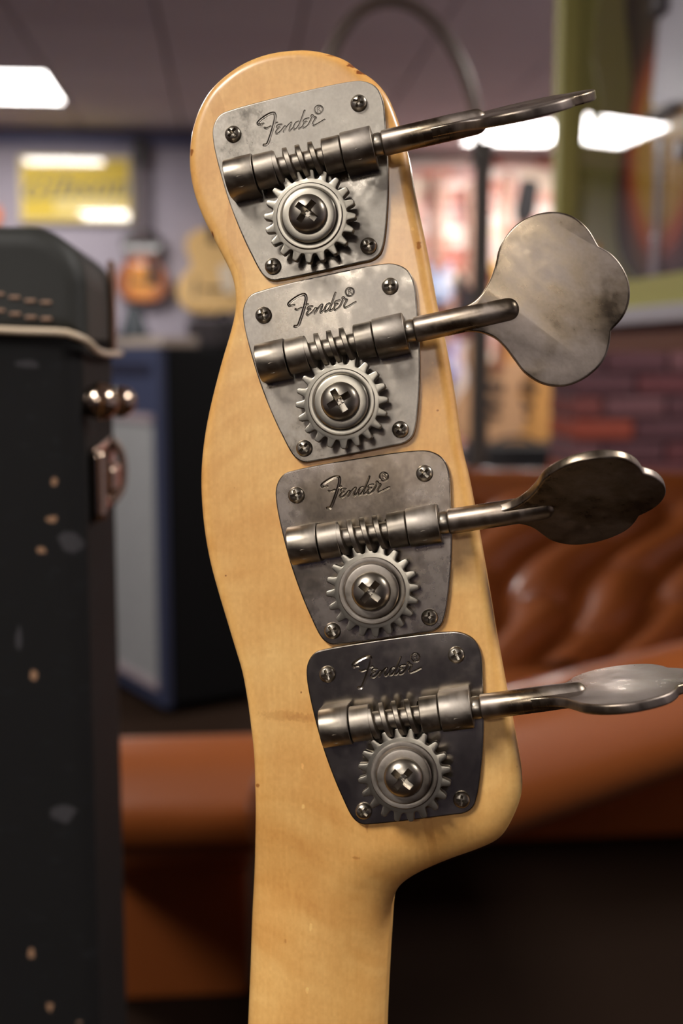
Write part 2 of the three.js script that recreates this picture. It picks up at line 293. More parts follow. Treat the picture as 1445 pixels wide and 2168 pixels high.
const brightSteel = new THREE.MeshPhysicalMaterial({ color: col(168, 161, 147), metalness: 1, roughness: 0.36 });

const lathe = (pts, n = 48) => new THREE.LatheGeometry(pts.map(([r, z]) => new THREE.Vector2(Math.max(r, 1e-4), z)), n).rotateX(Math.PI / 2);   // profile of radius and height, axis along z
function screwGeometry(R, H, arm, wid, deep) {        // a domed cross-head screw
  const pts = [[0, -0.6], [R, -0.6], [R, 0.25 * H]]; for (let k = 1; k <= 12; k++) { const a = k / 12 * Math.PI / 2; pts.push([R * Math.cos(a) ** 0.85, 0.25 * H + 0.75 * H * Math.sin(a)]); }
  const head = new Brush(mergeVertices(lathe(pts, 56)));
  const ev = new Evaluator(); ev.attributes = ['position', 'normal', 'uv'];
  const arms = [];
  for (const t of [0, Math.PI / 2]) { const s = new THREE.Shape(); s.moveTo(-arm, H + 1); s.lineTo(arm, H + 1); s.lineTo(arm * 0.92, H * 0.55); s.lineTo(arm * 0.1, H - deep); s.lineTo(-arm * 0.1, H - deep); s.lineTo(-arm * 0.92, H * 0.55); const g = new THREE.ExtrudeGeometry(s, { depth: wid, bevelEnabled: false }).translate(0, 0, -wid / 2).rotateX(Math.PI / 2).rotateZ(t); arms.push(g); }
  let b = head;
  for (const g of arms.concat([new THREE.CylinderGeometry(wid * 1.12, wid * 0.2, deep * 0.9 + 1, 20).rotateX(Math.PI / 2).translate(0, 0, H + 0.5 - deep * 0.45 + 0.05)])) { const br = new Brush(g); br.updateMatrixWorld(); b.updateMatrixWorld(); b = ev.evaluate(b, br, SUBTRACTION); }
  return toCreasedNormals(plain(b.geometry), 0.6).scale(MM, MM, MM);
}
const smallScrew = screwGeometry(2.05, 1.75, 1.4, 0.7, 1.6), bigScrew = screwGeometry(4.65, 3.6, 3.1, 1.55, 3.2);

const AXY = 13.5, AXH = 6.3;                          // the worm's axis on the plate
const plateGeometry = (() => {
  const p = [[-20.9, 25.5], [-20.2, 29], [-18.2, 31.3], [-15, 31.9], [14.5, 31.9], [18.6, 31.2], [21.3, 29.2], [22.3, 26], [21.9, 20], [20.6, 10], [18.6, 0], [15.9, -9], [14.6, -11.2], [12.6, -12.2], [9, -12.3], [-10.5, -12.2], [-13, -11.9], [-14.7, -10.4], [-16.9, -4], [-18.8, 4], [-20.2, 13]];
  const s = new THREE.Shape(new THREE.CatmullRomCurve3(p.map(([x, y]) => V3(x, y, 0)), true, 'centripetal').getSpacedPoints(200).map((v) => new THREE.Vector2(v.x * 0.985, (v.y - 10) * 0.985 + 10)));
  const g = new THREE.ExtrudeGeometry(s, { depth: 0.5, bevelEnabled: true, bevelThickness: 0.35, bevelSize: 0.35, bevelSegments: 4 }).translate(0, 0, 0.36);
  return planarUV(g, (x, y) => [plateU(x), plateV(y)]).scale(MM, MM, MM);
})();
const mmUV = (g, k = 112) => planarUV(g, (x, y, z) => [(x + y * 0.3 + z * 0.21) / k + 0.26, (y + z * 0.6) / k + 0.35]);
const sleeveGeometry = (len) => {
  const s = new THREE.Shape(), r = 4.45; s.moveTo(-r, 0.8 - AXH); s.lineTo(-r, 0); s.absarc(0, 0, r, Math.PI, 0, true); s.lineTo(r, 0.8 - AXH); s.closePath();
  const g = new THREE.ExtrudeGeometry(s, { depth: len - 0.5, bevelEnabled: true, bevelThickness: 0.25, bevelSize: 0.25, bevelSegments: 3, curveSegments: 28 }).translate(0, 0, 0.25);
  return toCreasedNormals(plain(g), 0.5).applyMatrix4(new THREE.Matrix4().makeBasis(V3(0, 1, 0), V3(0, 0, 1), V3(1, 0, 0)));
};
const ringMark = new THREE.TorusGeometry(1.35, 0.07, 6, 28);
const sleeveAt = (x, len) => { const g = merge([sleeveGeometry(len), plain(ringMark.clone()).translate(0, 0, 0).applyMatrix4(new THREE.Matrix4().makeRotationX(0.55)).translate(len * 0.5, -2.35, 3.83)]); return mmUV(g.translate(x, AXY, AXH)).scale(MM, MM, MM); };
const sleeveA = sleeveAt(-18.2, 7.1), sleeveB = sleeveAt(10.8, 7.5);
const wormGeometry = (() => {
  const ax = (pts, n = 48) => new THREE.LatheGeometry(pts.map(([r, x]) => new THREE.Vector2(Math.max(r, 1e-4), x)), n).rotateZ(-Math.PI / 2);   // axis along x
  const list = [ax([[0, -10.9], [4.1, -10.9], [4.3, -10.7], [4.3, -6.1], [4.15, -5.9], [2.35, -5.9], [2.35, 6.1], [4.15, 6.1], [4.3, 6.3], [4.3, 10.4], [4.1, 10.6], [0, 10.6]])];
  const prof = [[-0.8, 2.2], [-0.6, 4.1], [-0.46, 4.25], [0.46, 4.25], [0.6, 4.1], [0.8, 2.2]], P = 3.15, turns = 3.78, n = 190, pos = [], idx = [];
  for (let i = 0; i <= n; i++) { const th = i / n * turns * 2 * Math.PI, x = -6.0 + th / (2 * Math.PI) * P; for (const [dx, r] of prof) pos.push(x + dx, r * Math.cos(th + 0.6), r * Math.sin(th + 0.6)); if (i) for (let k = 0; k < prof.length - 1; k++) { const a = (i - 1) * 6 + k, b = a + 1, c = a + 6, d = a + 7; idx.push(a, d, b, a, c, d); } }
  const h = new THREE.BufferGeometry(); h.setAttribute('position', new THREE.Float32BufferAttribute(pos, 3)); h.setAttribute('uv', new THREE.Float32BufferAttribute(new Float32Array(pos.length / 3 * 2), 2)); h.setIndex(idx);
  h.computeVertexNormals(); list.push(toCreasedNormals(h, 0.7));
  const g = merge(list.map((q) => q.index ? toCreasedNormals(q, 0.6) : q));
  return mmUV(g.translate(0, AXY, AXH)).scale(MM, MM, MM);
})();
const gearGeometry = (() => {
  const N = 20, p = Math.PI * 2 / N, pts = [];
  for (let k = 0; k < N; k++) for (const [a, r] of [[-0.5, 8.95], [-0.36, 9.0], [-0.27, 9.35], [-0.2, 10.2], [-0.145, 10.85], [-0.08, 11.05], [0.08, 11.05], [0.145, 10.85], [0.2, 10.2], [0.27, 9.35], [0.36, 9.0]]) pts.push(new THREE.Vector2(r * Math.cos((k + a) * p), r * Math.sin((k + a) * p)));
  const g = new THREE.ExtrudeGeometry(new THREE.Shape(pts), { depth: 2.2, bevelEnabled: true, bevelThickness: 0.18, bevelSize: 0.18, bevelSegments: 2, curveSegments: 1 }).translate(0, 0, 4.9);
  return mmUV(merge([toCreasedNormals(plain(g), 0.55), toCreasedNormals(lathe([[0, 1], [5.5, 1], [5.5, 5]], 40), 0.5)])).scale(MM, MM, MM);
})();
const hubGeometry = mmUV(toCreasedNormals(lathe([[8.1, 7.1], [8.1, 7.5], [7.85, 7.75], [7.3, 7.8], [6.75, 7.7], [6.6, 7.6], [6.6, 8.6], [6.35, 8.95], [5.9, 9.1], [4.6, 9.1], [0, 9.1]], 72), 0.5)).scale(MM, MM, MM);
const keyGeometry = (() => {
  const ax = (pts, n = 40) => new THREE.LatheGeometry(pts.map(([r, x]) => new THREE.Vector2(Math.max(r, 1e-4), x)), n).rotateZ(-Math.PI / 2);
  const sp = (pts) => new THREE.CatmullRomCurve3(pts.map(([x, y]) => V3(x, y, 0)), false, 'centripetal').getSpacedPoints(pts.length * 6).map((v) => new THREE.Vector2(v.x, v.y));
  const up = sp([[29, 2.4], [33, 2.9], [36, 3.9], [39.2, 6.5], [41.8, 10.4], [44, 15], [48.1, 18.7], [52.9, 20.3], [57.7, 20], [61.7, 18.1], [64.6, 14.5], [66.2, 10.1]]);
  const nose = sp([[66.2, 10.1], [68.8, 7.6], [70.8, 3.8], [71.5, 0], [70.8, -3.9], [68.8, -7.2], [65.5, -9.8]]);
  const lo = sp([[65.5, -9.8], [64.4, -13.1], [62.4, -16.4], [58.9, -18.9], [54.6, -20.3], [51, -20.2], [47.3, -18.7], [44, -15.5], [42.2, -12], [40.5, -8.5], [38.7, -6], [35.9, -4.1], [32.5, -3], [29, -2.4]]);
  const s = new THREE.Shape([...up, ...nose.slice(1), ...lo.slice(1)]);
  const pad = toCreasedNormals(plain(new THREE.ExtrudeGeometry(s, { depth: 1.3, bevelEnabled: true, bevelThickness: 0.55, bevelSize: 0.5, bevelOffset: -0.5, bevelSegments: 4 }).translate(0, 0, -0.65)), 0.6);
  const rod = [[0, 20.6], [2.9, 20.6], [3.05, 20.9], [3.05, 36], [2.95, 43]]; for (let k = 0; k <= 8; k++) { const a = k / 8 * Math.PI / 2; rod.push([2.9 * Math.cos(a), 43.2 + 2.6 * Math.sin(a)]); }
  const g = merge([pad, toCreasedNormals(ax(rod), 0.6)]);
  return mmUV(g).scale(MM, MM, MM);
})();
const journalGeometry = (() => new THREE.LatheGeometry([[0, 17.6], [2.6, 17.6], [2.6, 18.6], [2.75, 18.8], [2.75, 20.0], [2.6, 20.2], [2.6, 20.8], [0, 20.8]].map(([r, x]) => new THREE.Vector2(Math.max(r, 1e-4), x)), 36).rotateZ(-Math.PI / 2).translate(0, AXY, AXH).scale(MM, MM, MM))();
const keyTurn = [-70, 4, 61, -86].map((a) => a * Math.PI / 180), R7 = rnd(77);
const slotTurn = [0.72, 0.35, 0.75, 0.72], tunerWord = ['end of the headstock, its key nearly edge on', 'with its clover key seen flat', 'with its key tilted to show a dark underside', 'beside the neck, its key nearly edge on'];
TC.forEach(([x, y], i) => {
  const t = new THREE.Group(); t.name = 'tuning_machine'; t.userData.label = 'nickel tuning machine ' + (i === 0 ? 'at the ' : '') + tunerWord[i];
  bass.add(t); onto(t, x, y, 0.05); t.rotation.z = TA[i];
  part('plate', plateGeometry, plateMats[i], t, 'tarnished nickel plate with engraved script');
  for (const [sx, sy] of [[-15.6, 25.7], [16.4, 26], [12.2, -8.8], [-11.9, -8.6]]) { const s = part('plate_screw', smallScrew, steel, t); s.position.set(sx * MM, sy * MM, 1.15 * MM); s.rotation.z = R7() * 1.57; s.rotation.x = (R7() - 0.5) * 0.12; }
  part('bearing_sleeve', sleeveA, nickel, t); part('bearing_sleeve', sleeveB, nickel, t);
  const ge = part('gear', gearGeometry, brightSteel, t); ge.rotation.z = 0.1 + i * 0.07;
  part('gear_hub', hubGeometry, i < 2 ? brightSteel : nickel, t);
  const bs = part('gear_screw', bigScrew, steel, t); bs.position.z = 9.1 * MM; bs.rotation.z = slotTurn[i];
  part('worm', wormGeometry, nickel, t); part('worm_journal', journalGeometry, steel, t);
  const k = part('key', keyGeometry, paddleMat, t, 'clover-shaped nickel key'); k.position.set(0, AXY * MM, AXH * MM); k.rotation.x = keyTurn[i];
});

// ---------------------------------------------------------------- black guitar case beside the bass
{
  const cx = -0.0656, z0 = 0.55, dep = 0.146, w = 0.42, top = 1.156, capY = 1.112;
  const c = thing('guitar_case', 'worn black guitar case standing on end with stitched leather top', 'guitar case', [cx, 0, -z0 - dep / 2]);
  const spots = [[0.20, 0.335, 9, 6], [0.215, 0.18, 6, 10], [0.19, 0.048, 5, 5], [0.2, 0.02, 5, 5]];
  const R = rnd(8);
  const skin = canvasTexture(1024, 2048, (g, W, H) => {
    g.fillStyle = 'rgb(24,23,23)'; g.fillRect(0, 0, W, H);
    for (let k = 0; k < 5200; k++) { const v = 20 + R() * 18; g.fillStyle = `rgba(${v},${v},${v + 2},0.5)`; g.fillRect(R() * W, R() * H, 2 + R() * 16, 1 + R() * 3); }
    // chips and flakes of the covering: bare tan board in small irregular spots, grey scuffs
    const chip = (u, v, a, b, colr) => { g.fillStyle = colr; g.beginPath(); for (let k = 0; k <= 9; k++) { const t = k / 9 * 6.283, q = 0.7 + 0.5 * R(); g.lineTo(u * W + a * q * Math.cos(t), (1 - v) * H + b * q * Math.sin(t)); } g.fill(); };
    for (let k = 0; k < 70; k++) chip(R(), R(), 1 + R() * 3, 1 + R() * 3, ['rgb(150,120,96)', 'rgb(120,96,78)', 'rgb(92,88,92)'][Math.floor(R() * 3)]);
    for (const [px, py, a, b, q] of [[72, 1430, 7, 8, 0], [88, 1165, 9, 5, 0], [150, 1145, 22, 14, 1], [66, 2018, 7, 8, 0], [105, 2132, 7, 7, 0], [135, 1720, 24, 14, 1], [115, 1020, 6, 6, 0], [40, 1350, 6, 16, 1], [60, 770, 20, 6, 1], [110, 1100, 10, 6, 0]]) {
      const p = at(px, py, z0); chip(1 - (cx - p.x) / w, p.y / 1.16, a * 0.62, b * 0.62, q ? 'rgb(62,60,62)' : 'rgb(158,122,94)');
    }
  });
  const leather = mat(0xffffff, 0.7, { specularIntensity: 0.35, map: skin, bumpMap: dataTexture(256, 256, (u, v) => { const k = 120 + 110 * fbm(u * 60, v * 60, 5, 3); return [k, k, k]; }), bumpScale: 0.0006 });
  const body = new RoundedBoxGeometry(w, capY + 0.012, dep, 5, 0.010).translate(-w / 2, (capY + 0.012) / 2, 0);
  planarUV(body, (x, y, z) => [1 + x / w, y / 1.16]);
  part('case_body', body, leather, c, 'black pebbled covering with scuffs and chips');
  const capM = mat(col(40, 40, 36), 0.6, { bumpMap: leather.bumpMap, bumpScale: 0.0008 });
  const cb = 0.009, ch = new THREE.Shape(), cr = 0.016, xr = 0.003 - cb, yt = top - cb;
  ch.moveTo(-w - 0.003 + cb, capY + cb - 0.004); ch.lineTo(xr, capY + cb - 0.004); ch.lineTo(xr, yt - cr); ch.absarc(xr - cr, yt - cr, cr, 0, Math.PI / 2, false); ch.lineTo(-w - 0.003 + cb + cr, yt); ch.absarc(-w - 0.003 + cb + cr, yt - cr, cr, Math.PI / 2, Math.PI, false); ch.closePath();
  part('leather_cap', new THREE.ExtrudeGeometry(ch, { depth: dep + 0.006 - 2 * cb, bevelEnabled: true, bevelThickness: cb, bevelSize: cb, bevelSegments: 6, curveSegments: 16 }).translate(0, 0, -dep / 2 - 0.003 + cb), capM, c, 'stitched black leather cap');
  const zf = dep / 2 + 0.0035, pr = 0.0105, pcx = xr, pcz = dep / 2 + 0.003 - cb;
  const pipe = [V3(-w, capY, zf), V3(-0.1, capY + 0.0005, zf), V3(-0.05, capY, zf), V3(-0.025, capY - 0.001, zf), ...[80, 60, 40, 20, 5].map((q, k) => V3(pcx + pr * Math.cos(q * Math.PI / 180), capY - 0.002 - k * 0.0014, pcz + pr * Math.sin(q * Math.PI / 180))), V3(pcx + pr, capY - 0.0095, pcz - 0.02), V3(pcx + pr, capY - 0.0105, pcz - 0.05), V3(pcx + pr, capY - 0.0105, -pcz)];
  part('piping', tube(pipe, 0.0017, 120), mat(col(206, 186, 160), 0.35), c, 'pale piping along the cap edge');
  const st = new THREE.CapsuleGeometry(0.0008, 0.0032, 4, 8).rotateZ(Math.PI / 2), sm = mat(col(158, 126, 104), 0.7);
  for (let r = 0; r < 2; r++) for (let k = 0; k < 13; k++) { const x = -0.014 - k * 0.0066; part('stitch', st, sm, c).position.set(x, capY + (r ? 0.0082 : 0.0152) - 0.004 * smooth(-0.04, -0.014, x), zf - 0.0003); }
  part('edge_strip', box(0.003, 0.046, 0.012, 0.0042, capY + 0.014, -0.030, 0.001), mat(col(120, 88, 66), 0.3, { metalness: 0.6 }), c, 'tan bound edge of the lid');
  const chrome = new THREE.MeshPhysicalMaterial({ color: col(200, 178, 158), metalness: 1, roughness: 0.16 });
  const sideX = 0.0;
  for (const [px, py, dz] of [[216, 850, 0.563], [256, 850, 0.664]]) {
    const y = at(px, py, dz).y; const q = new THREE.Group(); q.name = 'foot_stud'; c.add(q); q.position.set(sideX, y, dep / 2 + z0 - dz);
    part('stud_ball', new THREE.SphereGeometry(0.0084, 28, 20).translate(0.0064, 0, 0), chrome, q);
    part('stud_base', new THREE.CylinderGeometry(0.0062, 0.0068, 0.002, 28).rotateZ(Math.PI / 2).translate(0.001, 0, 0), chrome, q);
  }
  const ly = at(222, 1010, 0.61).y, lz = dep / 2 + z0 - 0.612, la = new THREE.Group(); la.name = 'latch'; la.userData.label = 'nickel latch with a curved loop'; c.add(la); la.position.set(sideX, ly, lz);
  part('latch_plate', new RoundedBoxGeometry(0.004, 0.035, 0.086, 4, 0.0018).translate(0.0018, 0, 0), chrome, la);
  part('hinge_barrel', new THREE.CapsuleGeometry(0.0036, 0.026, 6, 16).translate(0.004, 0, 0.042), chrome, la);
  part('latch_loop', tube([V3(0.003, 0.016, -0.03), V3(0.007, 0.010, -0.034), V3(0.0085, 0, -0.035), V3(0.007, -0.010, -0.034), V3(0.003, -0.016, -0.03)], 0.0024, 30), chrome, la);
  part('latch_hook', new RoundedBoxGeometry(0.008, 0.014, 0.03, 4, 0.003).translate(0.005, -0.001, -0.004), chrome, la);
}

// ---------------------------------------------------------------- brown leather seating behind the bass
const hide = mat(col(148, 79, 34), 0.42, { clearcoat: 0.55, clearcoatRoughness: 0.12, bumpMap: dataTexture(256, 256, (u, v) => { const k = 120 + 120 * fbm(u * 40, v * 40, 19, 3); return [k, k, k]; }), bumpScale: 0.0005 });
const metreUV = (g) => planarUV(g, (x, y, z) => [(x + z) * 2.5, (y + z * 0.7) * 2.5]);
{
  // low bench running behind the bass: rolled front edge over a base that stands well back
  const a = at(60, 1685, 1.32), b = at(552, 1687, 1.32), r = 0.0625;
  const s = thing('leather_bench', 'low brown leather bench with a rolled front edge between the case and the bass', 'bench', [(a.x + b.x) / 2, 0, -1.32]);
  const len = b.x - a.x, y = (a.y + b.y) / 2;
  const prof = new THREE.CatmullRomCurve3([[-0.4, -1], [0.3, -0.96], [0.75, -0.62], [0.93, -0.2], [0.93, 0.06], [0.74, 0.36], [0.36, 0.76], [-0.2, 1], [-0.75, 0.75], [-1, 0.1], [-0.85, -0.65]].map(([a1, b1]) => V3(a1 * r, b1 * r, 0)), true).getSpacedPoints(72).map((q) => new THREE.Vector2(q.x, q.y));
  const rollG = toCreasedNormals(plain(metreUV(new THREE.ExtrudeGeometry(new THREE.Shape(prof), { depth: len + 0.02, bevelEnabled: true, bevelThickness: 0.02, bevelSize: 0.012, bevelOffset: -0.012, bevelSegments: 5 }).rotateY(-Math.PI / 2).translate(len / 2 + 0.01, y, 0))), 0.7);
  part('seat_roll', rollG, hide, s, 'glossy rolled front edge');
  part('seat_cushion', metreUV(new RoundedBoxGeometry(len, 0.03, 0.86, 4, 0.012).translate(0, 0, -0.43).rotateX(-0.45).translate(0, y - 0.045, -0.02)), hide, s);
  part('base', metreUV(new RoundedBoxGeometry(len - 0.02, y - 0.38, 0.05, 4, 0.01).translate(0, (y - 0.38) / 2, -0.72)), hide, s);
}
{
  // banquette: thick rolled seat edge receding to the right, base set far back under it, tufted back beyond
  const p = at(1095, 1594, 1.25), q = at(1445, 1502, 1.41), r = 0.0745;
  const h = (p.y + q.y) / 2, d = q.clone().sub(p).setY(0).normalize();
  const s = thing('chesterfield_sofa', 'large brown leather sofa with thick rolled seat edge and tufted back', 'sofa', [p.x, 0, p.z]);
  const along = (k) => V3(d.x * k, h + 0.012 * Math.max(0, k), d.z * k);
  const curve = new THREE.CatmullRomCurve3([-0.26, -0.15, 0, 0.1, 0.2, 0.35, 0.6, 0.9, 1.2].map(along), false, 'centripetal');
  const roll = new THREE.TubeGeometry(curve, 70, r, 40), end = new THREE.SphereGeometry(r, 40, 24).translate(...along(-0.26).toArray());
  part('seat_roll', metreUV(merge([roll, end])), hide, s, 'thick rolled leather seat edge');
  const A = at(985, 1440, 1.72), B = at(1640, 1440, 1.72), C = at(985, 1042, 2.02), back = A.z - s.position.z;
  const plan = new THREE.Shape([[-0.2, 0.14], [0.92, -0.644], [0.92, back - 0.36], [-0.2, back - 0.36]].map(([x, zz]) => new THREE.Vector2(x, -zz)));
  part('seat_cushion', metreUV(new THREE.ExtrudeGeometry(plan, { depth: 0.02, bevelEnabled: true, bevelThickness: 0.008, bevelSize: 0.008, bevelSegments: 3 }).rotateX(-Math.PI / 2).translate(0, h - 0.05, 0)), hide, s);
  const zb = back - 0.95, sideOf = (x, z0) => new RoundedBoxGeometry(0.04, h - 0.06, z0 - zb, 3, 0.01).translate(x, (h - 0.06) / 2, (z0 + zb) / 2);
  part('base', metreUV(new RoundedBoxGeometry(1.12, h - 0.06, 0.05, 3, 0.01).translate(0.355, (h - 0.06) / 2, zb)), hide, s);
  part('side_panel', metreUV(sideOf(-0.185, 0.10)), hide, s); part('side_panel', metreUV(sideOf(0.9, -0.64)), hide, s);
  // tufted back: pleats run up to the right, pinched in rows at the buttons
  const U = B.clone().sub(A), W = C.clone().sub(A), N = U.clone().cross(W).normalize(); const nu = 190, nv = 110, pos = [], uv = [], idx = [];
  const WW = U.length(), HH = W.length();
  const bump = (u, v) => {
    const x = u * WW, y = v * HH, s1 = (x - y * (0.34 + 0.5 * u) + 0.012 * Math.sin(y * 31 + 2)) / 0.098, f1 = Math.abs(Math.sin(Math.PI * s1)), row = Math.abs(Math.sin(Math.PI * (y / 0.13 + 0.5 * Math.floor(s1)))), edge = 1 - smooth(0.86, 1, v) * 0.6;
    return (0.05 * Math.pow(f1, 0.62) * (0.55 + 0.45 * Math.pow(row, 0.5))) * edge;
  };
  for (let j = 0; j <= nv; j++) for (let i = 0; i <= nu; i++) { const u = i / nu, v = j / nv, o = bump(u, v), P = A.clone().addScaledVector(U, u).addScaledVector(W, v).addScaledVector(N, o).sub(s.position); pos.push(P.x, P.y, P.z); uv.push(u * 3, v * 2); if (i && j) { const a1 = (j - 1) * (nu + 1) + i - 1, b1 = a1 + 1, c1 = a1 + nu + 1, d1 = c1 + 1; idx.push(a1, b1, d1, a1, d1, c1); } }
  const tg = new THREE.BufferGeometry(); tg.setAttribute('position', new THREE.Float32BufferAttribute(pos, 3)); tg.setAttribute('uv', new THREE.Float32BufferAttribute(uv, 2)); tg.setIndex(idx); tg.computeVertexNormals();
  part('tufted_back', tg, hide, s, 'brown leather back with deep tufted pleats');
  const rp = [C, C.clone().add(U)].map((v) => v.clone().addScaledVector(N, -0.02).add(V3(0, 0.01, 0)).sub(s.position));
  part('back_roll', metreUV(tube([rp[0], rp[0].clone().lerp(rp[1], 0.5), rp[1]], 0.045, 30, false, 24)), hide, s, 'rolled top of the back');
  const mid = A.clone().add(C).multiplyScalar(0.5).addScaledVector(U, 0.5).sub(s.position);
  part('back_frame', box(WW, 0.24, 0.05, mid.x, 0.73, C.z - s.position.z - 0.05), hide, s);
}

// ---------------------------------------------------------------- speaker cabinet and what stands on it
{
  const c0 = at(347, 1100, 3.7), c = thing('speaker_cabinet', 'tall blue and black speaker cabinet with grey grille cloth', 'speaker cabinet', [c0.x, 0, -3.7], 27 * Math.PI / 180);
  const H = 1.128, D = 0.34, W = 0.66, navy = mat(col(54, 60, 86), 0.6), blk = mat(col(14, 14, 15), 0.7, { specularIntensity: 0.4 }), pipe = mat(col(168, 152, 156), 0.5);
  part('cabinet_shell', new RoundedBoxGeometry(D - 0.02, H - 0.03, W, 3, 0.012).translate(D / 2 + 0.01, H / 2 + 0.015, -W / 2), blk, c, 'black vinyl covered sides');
  part('front_frame', merge([box(0.024, H - 0.03, 0.045, 0.004, H / 2 + 0.015, -0.0225), box(0.024, H - 0.03, 0.045, 0.004, H / 2 + 0.015, -W + 0.0225), box(0.024, 0.2, W - 0.09, 0.004, H - 0.1, -W / 2), box(0.024, 0.05, W - 0.09, 0.004, 0.055, -W / 2)]), navy, c, 'blue front frame');
  part('control_panel', box(0.006, 0.035, W - 0.12, -0.010, H - 0.065, -W / 2), mat(col(34, 36, 54), 0.4), c, 'dark control strip');
  const cloth = mat(0xffffff, 0.9, { map: dataTexture(256, 256, (u, v) => { const k = 150 + 22 * (hash(Math.floor(u * 128), Math.floor(v * 128), 4) - 0.5) + 10 * Math.sin(v * 400); return [k, k, k]; }, true) });
  part('grille', box(0.01, 0.83, W - 0.1, -0.004, 0.49, -W / 2), cloth, c, 'grey woven grille cloth');
  part('piping_top', box(0.016, 0.022, W - 0.09, -0.008, 0.914, -W / 2), pipe, c); part('piping_bottom', box(0.016, 0.022, W - 0.09, -0.008, 0.086, -W / 2), pipe, c);
  for (const [x, z] of [[0.05, -0.06], [0.3, -0.06], [0.05, -0.6], [0.3, -0.6]]) part('rubber_foot', new THREE.CylinderGeometry(0.018, 0.02, 0.018, 14).translate(x, 0.009, z), blk, c);
  const bd = thing('wooden_board', 'thin tan board lying across the top of the blue speaker cabinet', 'board', [c0.x, H, -3.7], 27 * Math.PI / 180);
  part('board', new RoundedBoxGeometry(D * 0.36, 0.03, W, 2, 0.004).translate(D * 0.18, 0.0155, -W / 2), mat(col(168, 154, 142), 0.6), bd);
  const mp = at(284, 712, 4.0), me = thing('metronome', 'small dark tapered metronome on the tan board', 'metronome', [mp.x, H + 0.0305, -4.0], 0.4);
  part('metronome_case', new THREE.CylinderGeometry(0.022, 0.055, 0.10, 4, 1).rotateY(Math.PI / 4).translate(0, 0.05, 0), mat(col(34, 44, 52), 0.5), me); part('base', box(0.094, 0.012, 0.094, 0, 0.006, 0), mat(col(30, 36, 44), 0.5), me);
  const hp = at(455, 728, 3.78), he = thing('amplifier_head', 'dark amplifier head on the cabinet behind the headstock', 'amplifier', [hp.x, H, -3.9], 27 * Math.PI / 180);
  part('head_shell', new RoundedBoxGeometry(0.16, 0.085, 0.22, 3, 0.01).translate(0.03, 0.043, 0), mat(col(44, 38, 40), 0.6), he); part('handle', tube([V3(0.03, 0.085, -0.05), V3(0.03, 0.105, -0.03), V3(0.03, 0.105, 0.03), V3(0.03, 0.085, 0.05)], 0.006, 20), mat(col(30, 28, 28), 0.6), he);
}

// ---------------------------------------------------------------- guitars: one builder, several kinds
function bodyShape(kind, w, h) {
  const P = kind === 'arch' ? [[0, 0], [0.30, 0.02], [0.46, 0.14], [0.49, 0.28], [0.42, 0.42], [0.30, 0.53], [0.29, 0.62], [0.35, 0.76], [0.34, 0.88], [0.22, 0.97], [0.07, 1]]
    : [[0, 0], [0.26, 0.02], [0.44, 0.12], [0.49, 0.27], [0.42, 0.42], [0.34, 0.53], [0.36, 0.66], [0.44, 0.82], [0.42, 0.97], [0.33, 0.94], [0.24, 0.82], [0.08, 0.80]];
  const r = P.map(([x, y]) => new THREE.Vector2(x * w, y * h)), l = P.slice(1).reverse().map(([x, y]) => new THREE.Vector2(-x * w, y * h));
  return new THREE.Shape(new THREE.SplineCurve([...r, ...l, new THREE.Vector2(0, 0)]).getPoints(110));
}
function sunburst(stops, cy = 0.42, k = 0.62) {       // dyed finish: light middle, darker towards the rim
  return canvasTexture(256, 320, (g, w, h) => { const gr = g.createRadialGradient(w / 2, h * (1 - cy), 0, w / 2, h * (1 - cy), h * k); stops.forEach(([t, c]) => gr.addColorStop(t, c)); g.fillStyle = gr; g.fillRect(0, 0, w, h); });
}
function guitar(label, pos, o) {                      // base at the bottom of the body; front faces +z
  const t = thing(o.name || 'guitar', label, 'guitar', pos, o.turn || 0, o.group);
  if (o.tilt) t.rotation.z = o.tilt; if (o.lean) t.rotation.x = o.lean;
  const { w, h, d = 0.06 } = o, g = new THREE.ExtrudeGeometry(bodyShape(o.kind, w, h), { depth: d - 0.016, bevelEnabled: true, bevelThickness: 0.008, bevelSize: 0.008, bevelSegments: 3, curveSegments: 8 }).translate(0, 0.008, 0.008);
  planarUV(g, (x, y) => [x / w + 0.5, y / h]);
  part('body', g, o.finish, t);
  const nl = o.neck || 0.46, y0 = h * (o.kind === 'arch' ? 0.84 : 0.72);
  part('neck', new RoundedBoxGeometry(0.046, nl + h - y0, 0.024, 3, 0.008).translate(0, y0 + (nl + h - y0) / 2, d + 0.010), o.neckMat || dark, t);
  const hs = new THREE.Shape([[-0.024, 0], [0.024, 0], [0.042, 0.05], [0.036, 0.17], [0, 0.18], [-0.036, 0.17], [-0.042, 0.05]].map(([x, y]) => new THREE.Vector2(x, y)));
  part('headstock', new THREE.ExtrudeGeometry(hs, { depth: 0.014, bevelEnabled: true, bevelSize: 0.002, bevelThickness: 0.002, bevelSegments: 2 }).translate(0, h + nl - 0.005, d), o.headMat || dark, t);
  if (o.guard) part('pickguard', new RoundedBoxGeometry(w * 0.2, h * 0.34, 0.005, 2, 0.0024).rotateZ(0.15).translate(w * 0.2, h * 0.42, d + 0.003), o.guard, t);
  if (o.kind === 'arch') for (const s of [-1, 1]) part('sound_hole', new RoundedBoxGeometry(0.018, h * 0.24, 0.004, 2, 0.0019).rotateZ(s * 0.12).translate(s * w * 0.25, h * 0.32, d + 0.001), dark, t);
  part('bridge', new RoundedBoxGeometry(w * 0.3, 0.018, 0.014, 2, 0.004).translate(0, h * (o.bridgeAt || 0.3), d + 0.006), o.bridge || dark, t);
  if (o.pickups) for (const k of [0.42, 0.58]) part('pickup', new RoundedBoxGeometry(0.085, 0.036, 0.01, 2, 0.004).translate(0, h * k, d + 0.004), o.pickups, t);
  return t;
}
